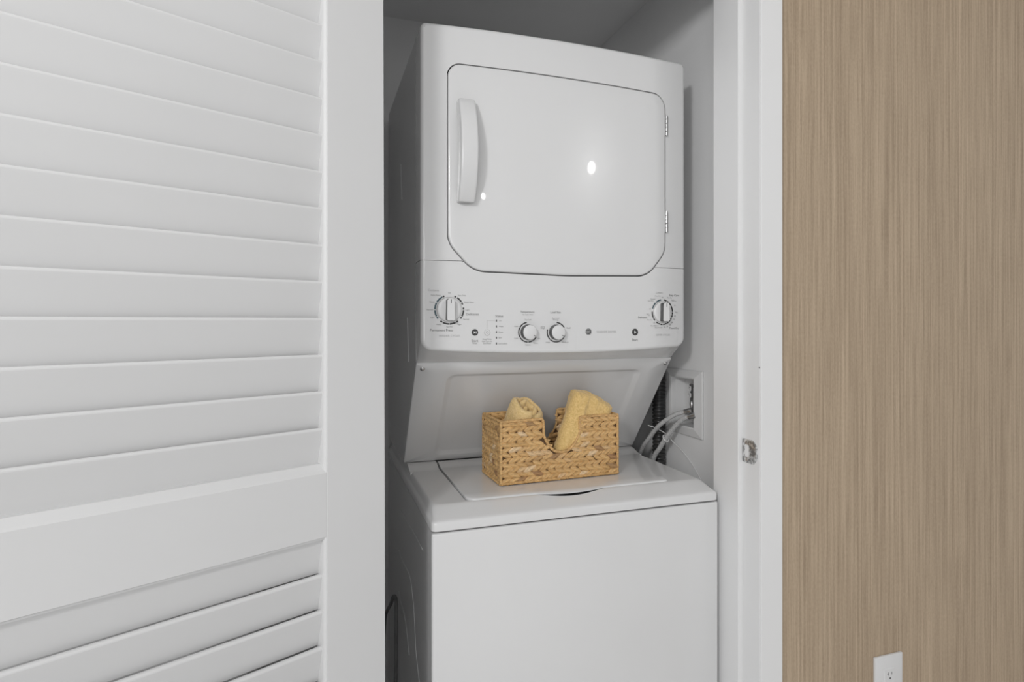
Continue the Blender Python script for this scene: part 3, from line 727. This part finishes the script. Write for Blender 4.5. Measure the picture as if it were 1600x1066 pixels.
M_worn = noisy(mat('worn_strike_metal', g(.45), .4, .8), g(.3), g(.8), nscale=130, lo=.4, hi=.6)
m_.build('plate', M_worn, sp_, so, smooth=True, angle=40)
MB().add([(.9197, y, z) for y, z in ii], [tuple(range(48))]).build('latch_opening', M_casing, sp_, so)
for z in (.9605, 1.0000):
    MB().lathe([(.0034, 0), (.0030, .0008), (.001, .0006)], (.9188, 1.086, z), (-1, 0, 0), 14).build('screw', M_chrome, sp_, so)
tag(MB().lathe([(.0016, 0), (.0014, .0006), (.0004, .0008)], (.9195, 1.0475, 1.17), (-1, 0, 0), 10).build('nail_head', M_cord), 'tiny dark nail mark on the white jamb edge', 'nail')

# ------------------------------------------------------------------ wall outlet on the wood veneer
oo_ = (1.307, 1.06, .345)
ot = empty('wall_outlet', oo_, 'white power outlet low on the wood veneer wall', 'outlet')
MB().box(1.2630, 1.3510, 1.0535, 1.0602, .3390, .4690, .002, 2).build('cover_plate', M_plastic, ot, oo_, smooth=True, angle=40)
ins_ = MB().box(1.2905, 1.3235, 1.0520, 1.0545, .3700, .4380, .001, 1).build('receptacle', M_plastic, ot, oo_)
sl = MB()
for zc in (.4250, .3830):
    sl.box(1.3022, 1.3034, 1.0516, 1.0522, zc - .0035, zc + .0045); sl.box(1.2992, 1.3022, 1.0516, 1.0522, zc, zc + .0012)
    sl.box(1.3136, 1.3147, 1.0516, 1.0522, zc - .0025, zc + .0040)
    sl.lathe([(.0023, 0), (.0023, .0006)], (1.3085, 1.0522, zc - .0105), (0, -1, 0), 12)
tag(sl.build('slots', M_cord, ins_, oo_), kind='stuff')

# ------------------------------------------------------------------ woven basket
BW, BD, BH = .315, .140, .1500; BR = math.radians(2.2)
bloc = Vector((.4015, 1.2875, .8917))
basket = empty('storage_basket', bloc, 'woven straw basket with notched front holding two towels', 'basket', rz=BR)
NX0, NX1 = .110, .207
def notch_z(x):      # height of the front and back walls
    t = (x - (NX0 + NX1) / 2) / ((NX1 - NX0) / 2)
    if abs(t) >= 1: return BH - .006
    return .066 + .046 * abs(t) ** 2.6
def core_wall(y0, y1):
    vs = []; n = 60; mb = MB(); rings = []
    xs_ = sorted(set([.004 + (BW - .008) * k / n for k in range(n + 1)] + [NX0 - .0005, NX0 + .0005, NX1 - .0005, NX1 + .0005]))
    for x in xs_:
        z = notch_z(x); rings.append([(x, y0, .003), (x, y1, .003), (x, y1, z), (x, y0, z)])
    return mb.loft(rings, cap0=True, cap1=True)
cw = core_wall(.005, .009); cw2 = core_wall(BD - .009, BD - .005)
cw.v += []; cw.add(cw2.v, cw2.f)
cw.box(.005, .009, .005, BD - .005, .003, BH - .006); cw.box(BW - .009, BW - .005, .005, BD - .005, .003, BH - .006); cw.box(.006, BW - .006, .006, BD - .006, .002, .006)
cw.build('basket_shade_core', M_strawdark, basket)
# strand: a puffed leaf, low poly
def leaf_geo(ln=.033, wd=.0134, th=.0046):
    prof_ = [(-.5, .10), (-.36, .66), (-.12, 1.0), (.14, .96), (.36, .60), (.5, .08)]
    rings = []
    for t, q in prof_:
        rings.append([(t * ln, -th * q, wd * .02), (t * ln, -th * .62 * q, wd / 2 * q * .8), (t * ln, 0, wd / 2 * q), (t * ln, 0, -wd / 2 * q), (t * ln, -th * .62 * q, -wd / 2 * q * .8)])
    return rings
def leaf_mesh(seed):
    rnd = random.Random(seed); r = leaf_geo(.0330 * rnd.uniform(.88, 1.08), .0124 * rnd.uniform(.9, 1.08), .0042 * rnd.uniform(.85, 1.25))
    r = [[(x + rnd.uniform(-.0006, .0006), y + rnd.uniform(-.0004, .0004), z + rnd.uniform(-.0006, .0006)) for x, y, z in ring] for ring in r]
    mb = MB().loft(r, cap0=True, cap1=True); return mb
leafs = []
for s_ in range(6):
    mb = leaf_mesh(s_); o = mb.build('strand', M_straw, basket, smooth=True, angle=70); leafs.append(o)
lm = [o.data for o in leafs]
for o in leafs: bpy.data.objects.remove(o)
ROW = .0235; Z0 = .0045
def leaf_at(mesh_i, mat4, store=None):
    o = bpy.data.objects.new('strand', lm[mesh_i]); COL.objects.link(o); o.parent = basket; o.matrix_local = mat4
PERF = .0205
cnt = 0
def face_rows(width, keep, frame_mat, sink=None, snap=False):
    global cnt
    n = round((width - .025) / PERF); per = (width - .0344) / n
    for r in range(6):
        off_ = random.uniform(-.002, .002)
        for half in (0, 1):
            for k in range(n + 1):
                x = .0172 + k * per + (off_ if 0 < k < n else 0)
                z = Z0 + ROW * (r + (.26 if half == 0 else .74))
                if snap and z > .085:      # next to the notch a strand is tucked in, not left out
                    if NX0 - .013 < x < NX0 + .006: x = NX0 - .0115
                    elif NX1 - .006 < x < NX1 + .013: x = NX1 + .0115
                if not keep(x, z): continue
                a_ = (-1 if half == 0 else 1) * math.radians(random.uniform(14, 24))
                sc = random.uniform(.93, 1.07)
                M = frame_mat @ Matrix.Translation((x + random.uniform(-.001, .001), random.uniform(-.0008, .0006), z + random.uniform(-.0007, .0007))) @ Matrix.Rotation(a_, 4, 'Y') @ Matrix.Rotation(math.radians(random.uniform(-6, 6)), 4, 'X') @ Matrix.Scale(sc, 4)
                if sink is None: leaf_at(random.randrange(6), M); cnt += 1
                else:
                    me = lm[random.randrange(6)]; sink.add([(M @ v.co)[:] for v in me.vertices], [tuple(p.vertices) for p in me.polygons])
front_m = Matrix.Translation((0, .0050, 0))
keepf = lambda x, z: (z < notch_z(x) - .004 or x < NX0 - .010 or x > NX1 + .010) and not (NX0 - .010 < x < NX1 + .010 and z > notch_z(min(max(x, NX0 + .004), NX1 - .004)) - .003 and (x > NX0 - .006 and x < NX1 + .006))
face_rows(BW, keepf, front_m, snap=True)
left_m = Matrix.Translation((.0050, BD, 0)) @ Matrix.Rotation(-PI / 2, 4, 'Z')
face_rows(BD, lambda x, z: True, left_m)
stf = MB()
right_m = Matrix.Translation((BW - .005, 0, 0)) @ Matrix.Rotation(PI / 2, 4, 'Z')
back_m = Matrix.Translation((BW, BD - .005, 0)) @ Matrix.Rotation(PI, 4, 'Z')
face_rows(BD, lambda x, z: True, right_m, stf)
face_rows(BW, lambda x, z: keepf(BW - x, z), back_m, stf)
# inner faces
face_rows(BW, lambda x, z: keepf(x, z), Matrix.Translation((0, BD - .009, 0)), stf)
face_rows(BD, lambda x, z: True, Matrix.Translation((.009, 0, 0)) @ Matrix.Rotation(PI / 2, 4, 'Z'), stf)
face_rows(BD, lambda x, z: True, Matrix.Translation((BW - .009, BD, 0)) @ Matrix.Rotation(-PI / 2, 4, 'Z'), stf)
face_rows(BW, lambda x, z: keepf(BW - x, z), Matrix.Translation((BW, .009, 0)) @ Matrix.Rotation(PI, 4, 'Z'), stf)
tag(stf.build('back_weave', M_straw, basket, smooth=True, angle=70), kind='stuff')
# wrapped rim following the top edge and the notches, corner posts and base rim
def rope(path, r, name, pitch=.012):
    pts = spline(path, 6); n = len(pts); L_ = 0
    mb = MB(); lens = [0]
    for a_, b2 in zip(pts, pts[1:]): L_ += math.dist(a_, b2); lens.append(L_)
    mb.tube(pts, r, 8, rfun=lambda i: r * (1 + .10 * math.sin(lens[i] / pitch * 2 * PI + math.sin(lens[i] * 300)) + .05 * math.sin(lens[i] * 900)))
    return mb
def dens(pl, st=.004):
    out = []
    for a_, b2 in zip(pl, pl[1:]):
        n = max(1, int(math.dist(a_, b2) / st))
        for k in range(n): out.append(tuple(a_[i] + (b2[i] - a_[i]) * k / n for i in range(3)))
    out.append(pl[-1]); return out
for yy, nm in ((.0045, 'front'), (BD - .0045, 'back')):
    zt = BH - .003
    nt = [(x, yy, notch_z(x) + .0008) for x in [NX0 + .002 + (NX1 - NX0 - .004) * k / 16 for k in range(17)]]
    path = [(.004, yy, zt), (NX0 - .003, yy, zt + .001), (NX0 + .000, yy, zt - .006), (NX0 + .001, yy, .118)] + nt + [(NX1 - .001, yy, .118), (NX1, yy, zt - .006), (NX1 + .003, yy, zt + .001), (BW - .004, yy, zt)]
    o = rope([p for p in dens(path, .007)], .0034, 'rim').build('rim', M_straw, basket, smooth=True)
for xx in (.0045, BW - .0045):
    rope(dens([(xx, .004, BH - .003), (xx, BD - .004, BH - .003)], .007), .0036, 'rim').build('rim', M_straw, basket, smooth=True)
for xx in (.0042, BW - .0042):
    for yy in (.0042, BD - .0042):
        rope(dens([(xx, yy, .004), (xx, yy, BH - .002)], .008), .0036, 'corner').build('corner_post', M_straw, basket, smooth=True)
for pl in ([(.004, .003, .0042), (BW - .004, .003, .0042)], [(.004, BD - .003, .0042), (BW - .004, BD - .003, .0042)], [(.003, .004, .0042), (.003, BD - .004, .0042)], [(BW - .003, .004, .0042), (BW - .003, BD - .004, .0042)]):
    rope(dens(pl, .006), .0034, 'base').build('base_rim', M_straw, basket, smooth=True)

# ------------------------------------------------------------------ towels
def fluff(v, amp=.0016, sc=70): 
    n1 = noise.noise(Vector(v) * sc); n2 = noise.noise(Vector(v) * sc * 3.1)
    return amp * n1 + amp * .5 * n2
BM = Matrix.Translation(bloc) @ Matrix.Rotation(BR, 4, 'Z')
# left towel: rolled, leaning to the left and towards the room, folds showing in its open end
def rolled():
    rings = []; nU = 200; turns = 2.35; mb = MB()
    th = .0062
    hgt = .188
    for i in range(nU + 1):
        u = i / nU; a_ = u * turns * 2 * PI + 2.4; r = .007 + .0340 * u ** .9
        r *= 1 + .10 * math.sin(a_ * 2 + .6) + .05 * math.sin(a_ * 5)
        top = hgt - .010 + .012 * math.sin(a_ * .9 + .5) - .014 * (1 - u) + .003 * math.sin(a_ * 3.3)
        sec = []
        for k in range(22):
            # closed rounded section: out side up, over the rim, down the inner side
            if k < 11: h = top * k / 10; rr = r + th
            else: h = top * (21 - k) / 10; rr = r - th
            edge = 0
            if k in (10, 11): edge = -.0022
            hh = h + edge
            q_ = max(0, min(1, (h - .135) / (top - .135))); rr *= 1.10 - .08 * q_ * q_ * (3 - 2 * q_); bulge = .003 * math.sin(PI * min(1, h / hgt))
            x = (rr * (1 - (.35 if k in (10, 11) else 0) * th / max(rr, .01)) + bulge) * math.cos(a_); y = (rr + bulge) * math.sin(a_) * .86
            d = fluff((x, y, hh), .0013, 90)
            sec.append((x * (1 + d * 12), y * (1 + d * 12), hh + d))
        rings.append(sec)
    mb.loft(rings, cap0=True, cap1=True)
    return mb
rm = rolled()
T = BM @ Matrix.Translation((.070, .096, .012)) @ Matrix.Rotation(math.radians(17), 4, 'X') @ Matrix.Rotation(math.radians(7), 4, 'Y') @ Matrix.Translation((0, 0, 0))
rm.v = [(T @ Vector(v))[:] for v in rm.v]
tl = (.474, 1.335, .906)
o = rm.build('rolled_towel', M_towel2, None, tl, smooth=True); o.location = tl
sb = o.modifiers.new('soft', 'SUBSURF'); sb.levels = 1; sb.render_levels = 1
tag(o, 'rolled pale yellow terry towel standing in left end of basket', 'towel', 'towels in the basket')
# right towel: folded, leaning to the right, tall rounded slab with a front fold
def slab(outline, y0, y1, rnd=.016, n=64):
    pts = resample(fillet(outline, 6), n); mb = MB(); rings = []
    K = 9; cx = sum(p[0] for p in pts) / n; cz = sum(p[1] for p in pts) / n
    for k in range(K + 1):
        t = PI * k / K; ins = rnd * (1 - math.sin(t)); yy = (y0 + y1) / 2 - (y1 - y0) / 2 * math.cos(t)
        rings.append([(p[0], yy, p[1]) for p in inset(pts, ins)])
    def capr(base, y, s):
        out = []
        for q in (.85, .65, .45, .25, .08): out.append([(cx + (p[0] - cx) * q, y + s * (1 - q) * .002, cz + (p[2] - cz) * q) for p in base])
        return out
    rings = capr(rings[0], y0, -1)[::-1] + rings + capr(rings[-1], y1, 1)
    mb.loft(rings, cap0=True, cap1=True)
    return mb
ft = MB()
A = slab([(.560, .925, .012), (.652, .925, .012), (.690, 1.000, .02), (.7120, 1.055, .008), (.704, 1.066, .010), (.640, 1.0995, .010), (.603, 1.1030, .008)], 1.306, 1.368, .020)
B = slab([(.5435, .945, .014), (.604, .935, .016), (.640, 1.020, .03), (.650, 1.092, .012), (.606, 1.1020, .010), (.5900, 1.070, .04)], 1.303, 1.345, .018)
B2 = slab([(.572, .925, .018), (.606, .925, .016), (.630, 1.010, .03), (.636, 1.075, .014), (.612, 1.080, .012), (.588, 1.000, .04)], 1.2985, 1.336, .017)
for q in (A, B, B2): ft.add(q.v, q.f)
fv = []
for v in ft.v:
    d = fluff(v, .0026, 45) + fluff(v, .0010, 160); fv.append((v[0] + d, v[1] - d * .8, v[2] + d * .7))
ft.v = fv
tr = (.61, 1.335, .9)
ft.build('folded_towel', M_towel, None, tr, smooth=True)
o = bpy.data.objects['folded_towel']; o.location = tr
rmx = o.modifiers.new('merge', 'REMESH'); rmx.mode = 'VOXEL'; rmx.voxel_size = .0018; rmx.use_smooth_shade = True
sm_ = o.modifiers.new('soft', 'SMOOTH'); sm_.iterations = 4; sm_.factor = .5
tag(o, 'folded golden yellow towel leaning in the basket notch', 'towel', 'towels in the basket')
print('strands', cnt)
